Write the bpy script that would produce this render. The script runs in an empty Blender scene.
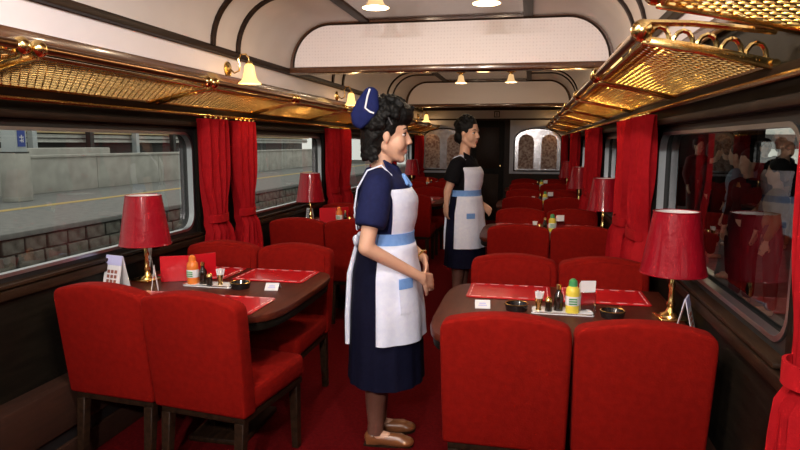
import bpy, bmesh, math, random
import numpy as np
from mathutils import Vector, Matrix
random.seed(7)
scene = bpy.context.scene
COL = scene.collection
R = math.radians
PI = math.pi

# ------------------------------------------------------------------ camera
F = 625.0                       # focal length in pixels of the 800 x 450 frame
cam_d = bpy.data.cameras.new('camera'); cam = bpy.data.objects.new('camera', cam_d); COL.objects.link(cam)
cam_d.sensor_width = 36.0; cam_d.lens = 36.0 * F / 800.0; cam_d.clip_start = .02
a = Vector((130, 81, F)).normalized()                 # car axis seen from the camera (x right, y up, z forward)
u = Vector((math.sin(.004), math.cos(.004), 0))
w = Vector((u.x, u.y, -(a.x * u.x + a.y * u.y) / a.z)).normalized()
r = w.cross(a)
# rows: world axes expressed in camera axes -> columns: camera axes in world
Rm = Matrix(((r.x, r.y, -r.z), (a.x, a.y, -a.z), (w.x, w.y, -w.z)))
cam.matrix_world = Matrix.Translation((.675, 0, 1.39)) @ Rm.to_4x4()
scene.camera = cam

# ------------------------------------------------------------------ world, exposure
world = bpy.data.worlds.new('world'); scene.world = world; world.use_nodes = True
wn = world.node_tree.nodes; bgn = wn['Background']
bgn.inputs['Color'].default_value = (.98, .96, .88, 1); bgn.inputs['Strength'].default_value = .33
vs = scene.view_settings
vs.view_transform = 'Standard'; vs.look = 'None'; vs.exposure = 1.75; vs.gamma = 1.0; vs.use_curve_mapping = False

# lamp powers (each belongs to a lamp built below)
P_CEIL = {-1.01: 44.0, 1.41: 11.0, 3.83: 4.0, 6.25: 1.6, 8.67: 1.4}; P_SCONCE = .8; P_CENTRE = .7  # rear ceiling pairs are added; the rearmost is boosted like a flash
WHITE = (1.0, .93, .88); WARM = (1.0, .78, .55); WARMER = (1.0, .62, .30)

# ------------------------------------------------------------------ materials
MATS = {}
def mat(name, col=(.5, .5, .5), rough=.5, metal=0, spec=.5, emit=None, estr=0, sheen=0, coat=0,
        col2=None, nscale=20, bump=0, bscale=None, stretch=(1, 1, 1), trans=0, alpha=1, contrast=(.35, .65)):
    m = bpy.data.materials.new(name); m.use_nodes = True
    nt = m.node_tree; b = nt.nodes['Principled BSDF']
    I = b.inputs
    I['Base Color'].default_value = (*col, 1); I['Roughness'].default_value = rough; I['Metallic'].default_value = metal
    I['Specular IOR Level'].default_value = spec
    I['Sheen Weight'].default_value = sheen; I['Coat Weight'].default_value = coat; I['Coat Roughness'].default_value = .08
    I['Transmission Weight'].default_value = trans; I['Alpha'].default_value = alpha
    if sheen: I['Sheen Tint'].default_value = (min(1, col[0] * 2.2 + .1), col[1] + .03, col[2] + .03, 1)
    if emit: I['Emission Color'].default_value = (*emit, 1); I['Emission Strength'].default_value = estr
    if col2 or bump:
        tc = nt.nodes.new('ShaderNodeTexCoord'); mp = nt.nodes.new('ShaderNodeMapping')
        mp.inputs['Scale'].default_value = stretch
        nt.links.new(tc.outputs['Object'], mp.inputs['Vector'])
    if col2:
        n = nt.nodes.new('ShaderNodeTexNoise'); n.inputs['Scale'].default_value = nscale; n.inputs['Detail'].default_value = 4
        nt.links.new(mp.outputs['Vector'], n.inputs['Vector'])
        rp = nt.nodes.new('ShaderNodeValToRGB')
        rp.color_ramp.elements[0].color = (*col, 1); rp.color_ramp.elements[1].color = (*col2, 1)
        rp.color_ramp.elements[0].position = contrast[0]; rp.color_ramp.elements[1].position = contrast[1]
        nt.links.new(n.outputs['Fac'], rp.inputs['Fac']); nt.links.new(rp.outputs['Color'], I['Base Color'])
    if bump:
        n2 = nt.nodes.new('ShaderNodeTexNoise'); n2.inputs['Scale'].default_value = bscale or nscale; n2.inputs['Detail'].default_value = 3
        nt.links.new(mp.outputs['Vector'], n2.inputs['Vector'])
        bp = nt.nodes.new('ShaderNodeBump'); bp.inputs['Strength'].default_value = bump; bp.inputs['Distance'].default_value = .01
        nt.links.new(n2.outputs['Fac'], bp.inputs['Height']); nt.links.new(bp.outputs['Normal'], I['Normal'])
    MATS[name] = m
    return m

def wallpaper(name, base, motif, scale=38):
    m = mat(name, base, .55); nt = m.node_tree; b = nt.nodes['Principled BSDF']
    tc = nt.nodes.new('ShaderNodeTexCoord'); v = nt.nodes.new('ShaderNodeTexVoronoi')
    v.inputs['Scale'].default_value = scale; v.inputs['Randomness'].default_value = .12
    nt.links.new(tc.outputs['Object'], v.inputs['Vector'])
    rp = nt.nodes.new('ShaderNodeValToRGB'); e = rp.color_ramp.elements
    e[0].color = (*motif, 1); e[0].position = .12; e[1].color = (*base, 1); e[1].position = .34
    nt.links.new(v.outputs['Distance'], rp.inputs['Fac']); nt.links.new(rp.outputs['Color'], b.inputs['Base Color'])
    return m

velvet = mat('red_velvet', (.19, .0045, .0024), .85, spec=.08, sheen=.04, col2=(.225, .0058, .0030), nscale=45, bump=.12, bscale=160)
velvet_dk = velvet
curtain_m = mat('red_curtain_cloth', (.30, .0045, .008), .8, spec=.1, sheen=.08, col2=(.36, .006, .010), nscale=30, bump=.1, bscale=180)
carpet = mat('red_carpet', (.085, .0022, .0034), .95, spec=.05, col2=(.12, .0035, .005), nscale=60, bump=.5, bscale=260)
wood_dk = mat('dark_brown_wood', (.013, .0065, .0035), .5, spec=.15, col2=(.030, .014, .007), nscale=9, stretch=(6, .6, 6), bump=.03)
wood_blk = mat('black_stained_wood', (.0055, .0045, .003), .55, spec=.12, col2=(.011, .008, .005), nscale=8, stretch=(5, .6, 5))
wood_mid = mat('polished_brown_wood', (.075, .028, .012), .25, col2=(.11, .042, .018), nscale=7, stretch=(7, .7, 7), coat=.5)
wood_table = mat('table_wood', (.062, .011, .006), .38, spec=.14, col2=(.090, .018, .009), nscale=8, stretch=(6, .8, 6))
wood_heat = mat('heater_brown', (.024, .009, .005), .75, spec=.2, col2=(.034, .012, .006), nscale=10, stretch=(5, .6, 5))
paper_w = wallpaper('white_motif_wallpaper', (.84, .78, .80), (.69, .63, .66), 40)
cove_m = mat('cream_cove_panel', (.56, .51, .49), .5, col2=(.59, .54, .52), nscale=5)
brass = mat('polished_brass', (.92, .64, .24), .20, metal=1, bump=.05, bscale=60)
brass_dk = mat('aged_brass', (.60, .36, .10), .28, metal=1)
bronze = mat('dark_bronze', (.22, .11, .045), .3, metal=1)
steel = mat('brushed_aluminium', (.42, .43, .45), .35, metal=1)
chrome = mat('chrome', (.8, .8, .8), .12, metal=1)
rubber = mat('black_gasket', (.01, .01, .01), .5)
vinyl = mat('red_vinyl', (.55, .005, .013), .28, coat=.4)
vinyl_st = mat('white_stitching', (.8, .45, .45), .5)
shade_m = mat('wrapped_red_lampshade', (.27, .0018, .010), .5, spec=.15, coat=.45, bump=.8, bscale=20)
shade_in = mat('white_shade_lining', (.75, .70, .68), .6)
white_p = mat('white_paper', (.78, .77, .78), .6)
lilac_p = mat('lilac_paper', (.50, .50, .78), .6)
print_m = mat('grey_print', (.22, .18, .20), .6)
print_r = mat('brown_print', (.30, .10, .07), .6)
blue_m = mat('sky_blue_cloth', (.16, .34, .74), .8, col2=(.19, .38, .78), nscale=60)
apron_m = mat('white_apron_cloth', (.72, .76, .93), .8, col2=(.78, .82, .96), nscale=50, bump=.08, bscale=90)
navy_m = mat('navy_cloth', (.009, .012, .052), .85, spec=.15, col2=(.011, .015, .064), nscale=60)
navydk_m = mat('dark_navy_cloth', (.0035, .004, .016), .85, spec=.12, col2=(.0045, .005, .020), nscale=60)
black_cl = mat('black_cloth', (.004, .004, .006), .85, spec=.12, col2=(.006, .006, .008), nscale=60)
cap_m = mat('blue_cap_cloth', (.007, .011, .065), .8, spec=.15, col2=(.009, .014, .08), nscale=50)
skin_m = mat('skin', (.60, .33, .22), .55, col2=(.64, .37, .25), nscale=12)
stock_m = mat('sheer_stocking', (.15, .062, .042), .5, col2=(.17, .072, .05), nscale=12)
lip_m = mat('lip', (.45, .10, .09), .45)
hair_m = mat('black_hair', (.005, .0045, .004), .55, spec=.2, bump=.6, bscale=90)
eye_m = mat('eye_white', (.75, .72, .70), .3)
iris_m = mat('dark_iris', (.012, .008, .006), .2)
shoe_m = mat('tan_leather', (.21, .075, .028), .3, coat=.2)
glass_d = mat('dark_bottle_glass', (.015, .008, .005), .08, coat=.6)
ash_m = mat('black_ashtray_glass', (.012, .010, .010), .10, coat=.6)
yel_lab = mat('yellow_label', (.75, .60, .06), .4)
grn_cap = mat('green_plastic', (.06, .30, .10), .35)
org_m = mat('orange_sauce', (.75, .20, .03), .3)
cond_m = mat('white_ceramic', (.80, .76, .72), .25)
bell_m = mat('lit_frosted_glass', (.55, .42, .26), .4, emit=(1.0, .62, .28), estr=.24)
bell_hot = mat('lit_sconce_glass', (.55, .40, .18), .4, emit=(1.0, .56, .16), estr=.62)
concrete = mat('pale_concrete', (.36, .35, .32), .9, col2=(.46, .45, .41), nscale=2.2, bump=.2, bscale=30)
asphalt = mat('grey_asphalt', (.15, .155, .15), .9, col2=(.20, .20, .19), nscale=6, bump=.2, bscale=60)
stone_m = mat('grey_stone', (.075, .070, .058), .9, col2=(.19, .18, .155), nscale=5, bump=.5, bscale=22)
ballast = mat('dark_ballast', (.03, .028, .025), .95, col2=(.07, .065, .055), nscale=30, bump=.8, bscale=50)
yel_line = mat('worn_yellow_paint', (.50, .34, .10), .85, col2=(.40, .30, .13), nscale=9)
pale_paint = mat('pale_blue_grey_paint', (.42, .46, .48), .7, col2=(.50, .53, .54), nscale=3)
cream_paint = mat('cream_fascia_paint', (.52, .40, .20), .7, col2=(.60, .48, .27), nscale=3)
white_paint = mat('weathered_white_paint', (.55, .56, .52), .8, col2=(.66, .66, .62), nscale=3)
blue_sign = mat('blue_sign_enamel', (.02, .05, .30), .4)
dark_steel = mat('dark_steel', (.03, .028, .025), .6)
etched = mat('silvered_etched_glass', (.62, .62, .64), .18, metal=.6, col2=(.45, .44, .45), nscale=14, bump=.15, bscale=40)
art_m = mat('brown_floral_relief', (.16, .07, .045), .5, col2=(.46, .36, .30), nscale=26, bump=.6, bscale=40)
grey_frame = mat('pale_grey_panel', (.42, .42, .46), .5, col2=(.46, .46, .50), nscale=4)
glass_m = bpy.data.materials.new('window_glass'); glass_m.use_nodes = True
nt = glass_m.node_tree; nt.nodes.remove(nt.nodes['Principled BSDF'])
tr = nt.nodes.new('ShaderNodeBsdfTransparent'); tr.inputs['Color'].default_value = (.90, .92, .91, 1)
gl = nt.nodes.new('ShaderNodeBsdfGlossy'); gl.inputs['Roughness'].default_value = .0
fr = nt.nodes.new('ShaderNodeFresnel'); fr.inputs['IOR'].default_value = 1.75
mx = nt.nodes.new('ShaderNodeMixShader')
ge = nt.nodes.new('ShaderNodeNewGeometry'); mu = nt.nodes.new('ShaderNodeMath'); mu.operation = 'SUBTRACT'; mu.use_clamp = True
nt.links.new(fr.outputs['Fac'], mu.inputs[0]); nt.links.new(ge.outputs['Backfacing'], mu.inputs[1])   # the pane's rear face adds no second mirror
nt.links.new(mu.outputs[0], mx.inputs['Fac']); nt.links.new(tr.outputs[0], mx.inputs[1]); nt.links.new(gl.outputs[0], mx.inputs[2])
nt.links.new(mx.outputs[0], nt.nodes['Material Output'].inputs['Surface'])

# ------------------------------------------------------------------ mesh helpers
class MB:
    """collects shapes; build() links them as ONE mesh object"""
    def __init__(s): s.v = []; s.f = []
    def add(s, vs, fs, M=None):
        o = len(s.v)
        s.v += [tuple(M @ Vector(p)) if M is not None else tuple(p) for p in vs]
        s.f += [tuple(i + o for i in f) for f in fs]
        return s
    def box(s, x0, x1, y0, y1, z0, z1, M=None):
        vs = [(x, y, z) for z in (z0, z1) for y in (y0, y1) for x in (x0, x1)]
        return s.add(vs, [(0, 2, 3, 1), (4, 5, 7, 6), (0, 1, 5, 4), (2, 6, 7, 3), (0, 4, 6, 2), (1, 3, 7, 5)], M)
    def tube(s, pts, rad, n=8, caps=True, M=None):
        pts = [Vector(p) for p in pts]; m = len(pts)
        rads = rad if isinstance(rad, (list, tuple)) else [rad] * m
        vs = []; prev = None
        for i, p in enumerate(pts):
            t = (pts[min(i + 1, m - 1)] - pts[max(i - 1, 0)]).normalized()
            if prev is None:
                ref = Vector((0, 0, 1)) if abs(t.z) < .9 else Vector((1, 0, 0))
                e1 = t.cross(ref).normalized()
            else:
                e1 = (prev - t * prev.dot(t)).normalized()
            prev = e1; e2 = t.cross(e1)
            vs += [p + (e1 * math.cos(2 * PI * k / n) + e2 * math.sin(2 * PI * k / n)) * rads[i] for k in range(n)]
        fs = [(i * n + k, i * n + (k + 1) % n, (i + 1) * n + (k + 1) % n, (i + 1) * n + k) for i in range(m - 1) for k in range(n)]
        if caps: fs += [tuple(range(n))[::-1], tuple((m - 1) * n + k for k in range(n))]
        return s.add(vs, fs, M)
    def lathe(s, prof, n=20, c=(0, 0, 0), M=None, close=True):
        vs = []; fs = []
        for (rr, z) in prof:
            vs += [(c[0] + rr * math.cos(2 * PI * k / n), c[1] + rr * math.sin(2 * PI * k / n), c[2] + z) for k in range(n)]
        for i in range(len(prof) - 1):
            for k in range(n): fs.append((i * n + k, i * n + (k + 1) % n, (i + 1) * n + (k + 1) % n, (i + 1) * n + k))
        if close: fs += [tuple(range(n))[::-1], tuple((len(prof) - 1) * n + k for k in range(n))]
        return s.add(vs, fs, M)
    def prism(s, poly, axis, t0, t1, M=None):
        """poly of 2-D points extruded along axis ('x': (y,z), 'y': (x,z), 'z': (x,y))"""
        n = len(poly)
        def P(q, t): return {'x': (t, q[0], q[1]), 'y': (q[0], t, q[1]), 'z': (q[0], q[1], t)}[axis]
        vs = [P(q, t0) for q in poly] + [P(q, t1) for q in poly]
        fs = [tuple(range(n)), tuple(range(2 * n - 1, n - 1, -1))] + [(i, i + n, (i + 1) % n + n, (i + 1) % n) for i in range(n)]
        return s.add(vs, fs, M)
    def ball(s, c, rad, nu=12, nv=8, M=None):
        rx, ry, rz = rad if isinstance(rad, (list, tuple)) else (rad,) * 3
        vs = [(c[0], c[1], c[2] + rz)]
        for j in range(1, nv):
            th = PI * j / nv
            vs += [(c[0] + rx * math.sin(th) * math.cos(2 * PI * k / nu), c[1] + ry * math.sin(th) * math.sin(2 * PI * k / nu), c[2] + rz * math.cos(th)) for k in range(nu)]
        vs.append((c[0], c[1], c[2] - rz)); L = len(vs) - 1
        fs = [(0, 1 + k, 1 + (k + 1) % nu) for k in range(nu)]
        for j in range(nv - 2):
            b = 1 + j * nu
            fs += [(b + k, b + nu + k, b + nu + (k + 1) % nu, b + (k + 1) % nu) for k in range(nu)]
        b = 1 + (nv - 2) * nu
        fs += [(b + k, L, b + (k + 1) % nu) for k in range(nu)]
        return s.add(vs, fs, M)
    def cap(s, p0, r0, p1, r1, n=12, M=None):
        """tapered capsule"""
        p0 = Vector(p0); p1 = Vector(p1); d = (p1 - p0); L = max(d.length, 1e-6); d = d / L
        pts = []; rs = []
        for k in range(4):
            t = PI / 2 * k / 4; pts.append(p0 - d * r0 * math.cos(t)); rs.append(max(r0 * math.sin(t), r0 * .12))
        pts.append(p0); rs.append(r0); pts.append(p1); rs.append(r1)
        for k in range(1, 5):
            t = PI / 2 * k / 4; pts.append(p1 + d * r1 * math.sin(t)); rs.append(max(r1 * math.cos(t), r1 * .12))
        return s.tube(pts, rs, n, True, M)
    def mesh(s, name):
        me = bpy.data.meshes.new(name); me.from_pydata(s.v, [], s.f)
        bm = bmesh.new(); bm.from_mesh(me); bmesh.ops.recalc_face_normals(bm, faces=bm.faces); bm.to_mesh(me); bm.free()
        return me
    def build(s, name, m, parent=None, smooth=False, bevel=0, seg=2, angle=40):
        me = s.mesh(name)
        if bevel:
            bm = bmesh.new(); bm.from_mesh(me)
            es = [e for e in bm.edges if len(e.link_faces) == 2 and e.calc_face_angle(0) > R(35)]
            bmesh.ops.bevel(bm, geom=es, offset=bevel, segments=seg, profile=.5, affect='EDGES', clamp_overlap=True)
            bm.to_mesh(me); bm.free(); smooth = True
        if smooth:
            me.polygons.foreach_set('use_smooth', [True] * len(me.polygons))
            try: me.set_sharp_from_angle(angle=R(angle))
            except Exception: pass
        me.materials.append(m)
        return link(name, me, parent)

def link(name, me, parent=None):
    o = bpy.data.objects.new(name, me); COL.objects.link(o)
    if parent is not None: o.parent = parent
    return o
def tag(o, label=None, cat=None, group=None, kind=None):
    if label: o['label'] = label
    if cat: o['category'] = cat
    if group: o['group'] = group
    if kind: o['kind'] = kind
    return o
def thing(name, label, cat, loc=(0, 0, 0), rz=0, group=None):
    o = bpy.data.objects.new(name, None); COL.objects.link(o); o.empty_display_size = .1
    o.location = loc; o.rotation_euler = (0, 0, rz)
    return tag(o, label, cat, group)
def struct(o): o['kind'] = 'structure'; return o
def copy_tree(o, parent=None):
    c = o.copy(); COL.objects.link(c); c.parent = parent
    for ch in KIDS.get(o.name, [x for x in o.children]): copy_tree(ch, c)
    return c
KIDS = {}
def dup(root, loc, rz=0, label=None, group=None):
    c = copy_tree(root); c.location = loc; c.rotation_euler = (0, 0, rz)
    if label: c['label'] = label
    if group: c['group'] = group
    return c
def remesh(mb, voxel, it=3):
    """one continuous surface around the collected shapes"""
    me = mb.mesh('tmp'); o = bpy.data.objects.new('tmp', me); COL.objects.link(o)
    md = o.modifiers.new('r', 'REMESH'); md.mode = 'VOXEL'; md.voxel_size = voxel
    dg = bpy.context.evaluated_depsgraph_get(); dg.update()
    nm = bpy.data.meshes.new_from_object(o.evaluated_get(dg))
    bpy.data.objects.remove(o); bpy.data.meshes.remove(me)
    n = len(nm.vertices); co = np.empty(n * 3); nm.vertices.foreach_get('co', co); co = co.reshape(-1, 3)
    ed = np.empty(len(nm.edges) * 2, dtype=np.int32); nm.edges.foreach_get('vertices', ed); ed = ed.reshape(-1, 2)
    deg = np.bincount(ed.ravel(), minlength=n).astype(float)[:, None]
    for _ in range(it):
        acc = np.zeros_like(co); np.add.at(acc, ed[:, 0], co[ed[:, 1]]); np.add.at(acc, ed[:, 1], co[ed[:, 0]])
        co = co * .45 + .55 * acc / np.maximum(deg, 1)
    nm.vertices.foreach_set('co', co.ravel()); nm.update()
    nm.polygons.foreach_set('use_smooth', [True] * len(nm.polygons))
    return nm

def arc(cx, cz, rx, rz, a0, a1, n):
    return [(cx + rx * math.cos(R(a0 + (a1 - a0) * i / n)), cz + rz * math.sin(R(a0 + (a1 - a0) * i / n))) for i in range(n + 1)]

# ------------------------------------------------------------------ layout of the car
W = 1.325            # half width at the wall face
GX = 1.385           # window glass
PITCH = 2.42
Y0, Y1 = -2.6, 11.5
TAB = [2.62 + PITCH * k for k in range(4)]            # table rows
WIN = [2.62 + PITCH * k for k in range(-1, 4)]        # window centres (0.2 .. 9.88)
PIER = [1.41 + PITCH * k for k in range(5)]           # piers between windows
ZS, ZT = .83, 1.48
ZC = 2.35
def cove(s=1, n=10):     # from frieze top up to the flat ceiling
    return [(s * x, z) for x, z in arc(.92, 1.99, .35, .36, 0, 90, n)]
SIDE = {-1: 'left', 1: 'right'}

# floor
struct(MB().box(-1.45, 1.45, Y0 - .1, Y1 + .1, -.12, 0).build('floor', carpet))
# side walls: one mesh each, with window openings between the pieces
for s in (-1, 1):
    m = MB()
    xa, xb = sorted((s * W, s * 1.45))
    m.box(xa, xb, Y0, Y1, 0, ZS); m.box(xa, xb, Y0, Y1, ZT, 2.02)
    edges = [Y0]
    for c in WIN: edges += [c - .92, c + .92]
    edges.append(Y1)
    for i in range(0, len(edges), 2): m.box(xa, xb, edges[i], edges[i + 1], ZS, ZT)
    struct(m.build('wall_' + SIDE[s], wood_blk))
    # heater cover along the foot of the wall, with a dark recessed grille strip
    m = MB(); hx0, hx1 = sorted((s * 1.22, s * (W - .001)))
    m.box(hx0, hx1, Y0 + .02, Y1 - .02, .17, .37); m.box(hx0, hx1, Y0 + .02, Y1 - .02, .0, .11)
    o = struct(m.build('baseboard_' + SIDE[s], wood_heat, bevel=.006))
    g0, g1 = sorted((s * 1.235, s * 1.31))
    MB().box(g0, g1, Y0 + .02, Y1 - .02, .112, .168).build('grille_strip', rubber, o)
    # trims along the wall: rail above the windows, frieze mouldings
    trims = [(.03, 1.485, 1.515, wood_dk), (.02, 1.56, 1.60, wood_dk), (.035, 1.775, 1.83, wood_mid), (.06, 1.955, 1.995, wood_dk), (.025, .775, .815, wood_dk)]
    for i, (d, z0, z1, mm) in enumerate(trims):
        x0, x1 = sorted((s * (W - d), s * (W - .0005)))
        struct(MB().box(x0, x1, Y0, Y1, z0, z1).build('trim_%d' % (i + 1 + (5 if s > 0 else 0)), mm, bevel=.006))
    x0, x1 = sorted((s * (W - .012), s * (W - .0005)))
    fz = struct(MB().box(x0, x1, Y0, Y1, 1.832, 1.954).build('trim_%d' % (11 if s < 0 else 12), paper_w))
    # cornice brass line
    struct(MB().tube([(s * (W - .045), Y0, 1.768), (s * (W - .045), Y1, 1.768)], .008).build('trim_%d' % (13 if s < 0 else 14), bronze, smooth=True))
    # coved ceiling panel
    pr = cove(s); pr2 = [(x + s * .03, z + .03) for x, z in pr]
    m = MB(); m.prism([(s * 1.30, 1.995)] + pr + [(s * .66, ZC), (s * .66, ZC + .04), (s * 1.34, ZC + .04), (s * 1.34, 1.995)], 'y', Y0, Y1)
    struct(m.build('ceiling' if s < 0 else 'ceiling_cove', cove_m, smooth=True, angle=30))
struct(MB().box(-.66, .66, Y0, Y1, ZC, ZC + .05).build('ceiling_centre', wood_mid))
for s in (-1, 1):
    x0, x1 = sorted((s * .60, s * .67))
    struct(MB().box(x0, x1, Y0, Y1, ZC - .012, ZC + .002).build('trim_%d' % (15 if s < 0 else 16), wood_dk, bevel=.004))
for i, y in enumerate([PIER[0] + PITCH * k + d for k in range(5) for d in (-.60, .60)]):
    pass
# curved ribs on the coves, in pairs at every pier
n = 17
for y in [p + d for p in PIER for d in (-.17, .17)]:
    for s in (-1, 1):
        pr = [(s * 1.272, 1.992)] + cove(s, 14) + [(s * .66, ZC)]
        m = MB(); vs = []
        for i, (x, z) in enumerate(pr):
            nx, nz = (x - s * .92, z - 1.99); L = math.hypot(nx, nz) or 1
            if abs(x) < .92: nx, nz, L = 0, 1, 1
            for dy in (-.022, .022):
                vs += [(x + nx / L * .01, y + dy, z + nz / L * .01), (x - nx / L * .016, y + dy, z - nz / L * .016)]
        fs = []
        for i in range(len(pr) - 1):
            b = i * 4; c = b + 4
            fs += [(b + 1, b + 3, c + 3, c + 1), (b, b + 1, c + 1, c), (b + 3, b + 2, c + 2, c + 3)]
        m.add(vs, fs); struct(m.build('trim_%d' % n, wood_dk, smooth=True, angle=50)); n += 1

# transverse bulkheads under the ceiling
def bulkhead(i, y):
    t = .055
    pr = [(-1.27, 1.99)] + [(-x, z) for x, z in arc(.92, 1.99, .35, .36, 0, 90, 14)] + [(x, z) for x, z in arc(.92, 1.99, .35, .36, 90, 0, 14)]
    b = struct(MB().prism(pr, 'y', y - t, y + t).build('trim_%d' % i, wood_mid))
    k = .025
    ins = [(-1.235, 2.003)] + [(-x, z) for x, z in arc(.92, 2.003, .315, .36 - .013 - .018, 0, 90, 14)] + [(x, z) for x, z in arc(.92, 2.003, .315, .36 - .031, 90, 0, 14)]
    for sg in (-1, 1):
        MB().prism(ins, 'y', y + sg * t, y + sg * (t + .008)).build('wallpaper_panel', paper_w, b)
        path = [(x, y + sg * (t + .004), z) for x, z in ins[1:]]
        MB().tube(path, .009, 6).build('panel_moulding', wood_dk, b, smooth=True)
    MB().box(-1.28, 1.28, y - t - .02, y + t + .02, 1.955, 2.0).build('bottom_rail', wood_mid, b, bevel=.006)
bulkhead(60, TAB[1] - .03); bulkhead(61, TAB[3])

# end wall and the wall behind the photographer
m = MB(); m.box(-1.45, 1.45, Y1, Y1 + .1, 0, 2.45)
we = struct(m.build('wall_back', wood_dk))
struct(MB().box(-1.45, 1.45, Y0 - .1, Y0, 0, 2.45).build('wall_front', wood_dk))
MB().box(-1.31, 1.31, Y1 - .02, Y1, 1.84, 1.985).build('upper_band', grey_frame, we)
MB().box(-1.31, 1.31, Y1 - .03, Y1, 1.815, 1.84).build('band_moulding', wood_dk, we)
d = struct(MB().box(-.36, .22, Y1 - .03, Y1 - .001, .01, 1.80).build('door_1', wood_blk, bevel=.006))
MB().box(-.27, .13, Y1 - .04, Y1 - .03, .95, 1.68).build('door_panel', wood_dk, d, bevel=.006)
MB().box(-.27, .13, Y1 - .04, Y1 - .03, .15, .85).build('door_panel', wood_dk, d, bevel=.006)
MB().lathe([(.0, 0), (.02, .002), (.02, .02), (.012, .03), (.012, .05)], 10, M=Matrix.Translation((.16, Y1 - .03, 1.0)) @ Matrix.Rotation(R(90), 4, 'X')).build('door_knob', brass, d, smooth=True)
def arch_poly(x0, x1, z0, z1, rise, n=12):
    c = (x0 + x1) / 2; h = (x1 - x0) / 2
    return [(x0, z0), (x1, z0)] + [(c + h * math.cos(R(180 * i / n)), z1 - rise + rise * math.sin(R(180 * i / n)) ** .8) for i in range(n + 1)]
for (x0, x1, lab) in ((.36, 1.26, 'right'), (-1.31, -.44, 'left')):
    p = MB().box(x0 - .04, min(x1 + .04, 1.31), Y1 - .02, Y1 - .001, .86, 1.81).build('panel_surround', grey_frame, we)
    MB().prism(arch_poly(x0 + .03, x1 - .03, .90, 1.68, .24), 'y', Y1 - .035, Y1 - .02).build('arch_frame', wood_dk, we)
    MB().prism(arch_poly(x0 + .055, x1 - .055, .925, 1.655, .22), 'y', Y1 - .042, Y1 - .035).build('etched_mirror', etched, we)
    c = (x0 + x1) / 2
    for sg in (-1, 1):
        MB().prism(arch_poly(c + sg * .20 - .135, c + sg * .20 + .135, .95, 1.56, .15), 'y', Y1 - .05, Y1 - .042).build('relief_panel', art_m, we)
sg = thing('exit_plaque', 'small dark framed plaque above the door in the end wall', 'plaque', (.08, Y1 - .022, 1.915))
MB().box(-.05, .05, -.015, 0, -.055, .055).build('plaque_frame', rubber, sg)
MB().box(-.035, .035, -.019, -.015, -.04, .04).build('plaque_face', grey_frame, sg)
MB().box(-.008, .008, -.022, -.019, -.03, .03).build('plaque_mark', rubber, sg)

# windows: square wall opening, rounded gasket, aluminium bead, pane
def rrect(yc, zc, hy, hz, rad, n=6):
    pts = []
    for (cy, cz, a0) in ((hy - rad, hz - rad, 0), (-hy + rad, hz - rad, 90), (-hy + rad, -hz + rad, 180), (hy - rad, -hz + rad, 270)):
        for i in range(n + 1):
            t = R(a0 + 90 * i / n); pts.append((yc + cy + rad * math.cos(t), zc + cz + rad * math.sin(t)))
    return pts
def ring(mb, outer, inner, x0, x1):
    n = len(outer)
    vs = [(x, *p) for x in (x0, x1) for loop in (outer, inner) for p in loop]
    o0, i0, o1, i1 = 0, n, 2 * n, 3 * n
    fs = []
    for k in range(n):
        j = (k + 1) % n
        fs += [(o0 + k, o0 + j, i0 + j, i0 + k), (o1 + j, o1 + k, i1 + k, i1 + j), (i0 + k, i0 + j, i1 + j, i1 + k), (o0 + j, o0 + k, o1 + k, o1 + j)]
    mb.add(vs, fs)
wi = 1
for s in (-1, 1):
    for c in WIN:
        zc = (ZS + ZT) / 2; hz = (ZT - ZS) / 2
        outer = rrect(c, zc, .925, hz + .005, .002); mid = rrect(c, zc, .885, hz - .03, .10); inn = rrect(c, zc, .872, hz - .043, .09)
        m = MB(); ring(m, outer, mid, s * 1.345, s * 1.42)
        o = struct(m.build('window_%d' % wi, rubber, smooth=True, angle=30)); wi += 1
        m = MB(); ring(m, rrect(c, zc, .887, hz - .028, .10), inn, s * 1.338, s * 1.372); m.build('window_frame', steel, o, smooth=True, angle=30)
        m = MB(); m.prism(inn, 'x', s * GX, s * (GX + .005)); m.build('pane', glass_m, o)
        x0, x1 = sorted((s * 1.30, s * 1.40)); 
        MB().box(x0, x1, c - .92, c + .92, ZS - .008, ZS + .006).build('window_sill', wood_dk, o, bevel=.003)

# ------------------------------------------------------------------ outside: platform with stone wall on one side
pl = thing('station_platform', 'grey asphalt platform with stone block face and yellow line outside', 'platform', (0, 0, 0))
PX = -7.9
MB().box(-13.7, PX - .12, -6, 46, -1.3, -.15).build('platform_deck', asphalt, pl)
MB().box(PX - .5, PX + .04, -6, 46, -.24, -.145).build('coping', asphalt, pl, bevel=.01)
MB().box(-11.05, -10.75, -6, 46, -.16, -.143).build('yellow_line', yel_line, pl)
MB().box(PX - .16, PX - .10, -6, 46, -1.4, -.25).build('mortar_bed', dark_steel, pl)
blk = [MB().box(-.04, .06, -.235 - k * .03, .235 + k * .03, -.125, .125).build('stone_block', stone_m, pl, bevel=.015, seg=1) for k in range(3)]
first = [True] * 3
for row in range(4):
    y = 7.6 + .27 * (row % 2)
    i = 0
    while y < 28:
        k = random.randrange(3); hw = .25 + k * .03
        if first[k]: o = blk[k]; first[k] = False
        else: o = blk[k].copy(); COL.objects.link(o)
        o.location = (PX - .09 + random.uniform(-.012, .012), y + hw, -.40 - row * .27); o.parent = pl
        y += 2 * hw + .02
MB().box(-60, -1.9, -10, 70, -1.75, -1.4).build('track_bed', ballast)
tb = bpy.data.objects['track_bed']; struct(tb)
for x in (-3.3, -4.4):
    tag(MB().box(x - .035, x + .035, -6, 46, -1.4, -1.25).build('rail', dark_steel, bevel=.01), 'dark steel rail nearer the %s, on the track below the stone platform' % ('train' if x > -4 else 'stone blocks'), 'rail', 'rails beside the stone platform')
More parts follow.
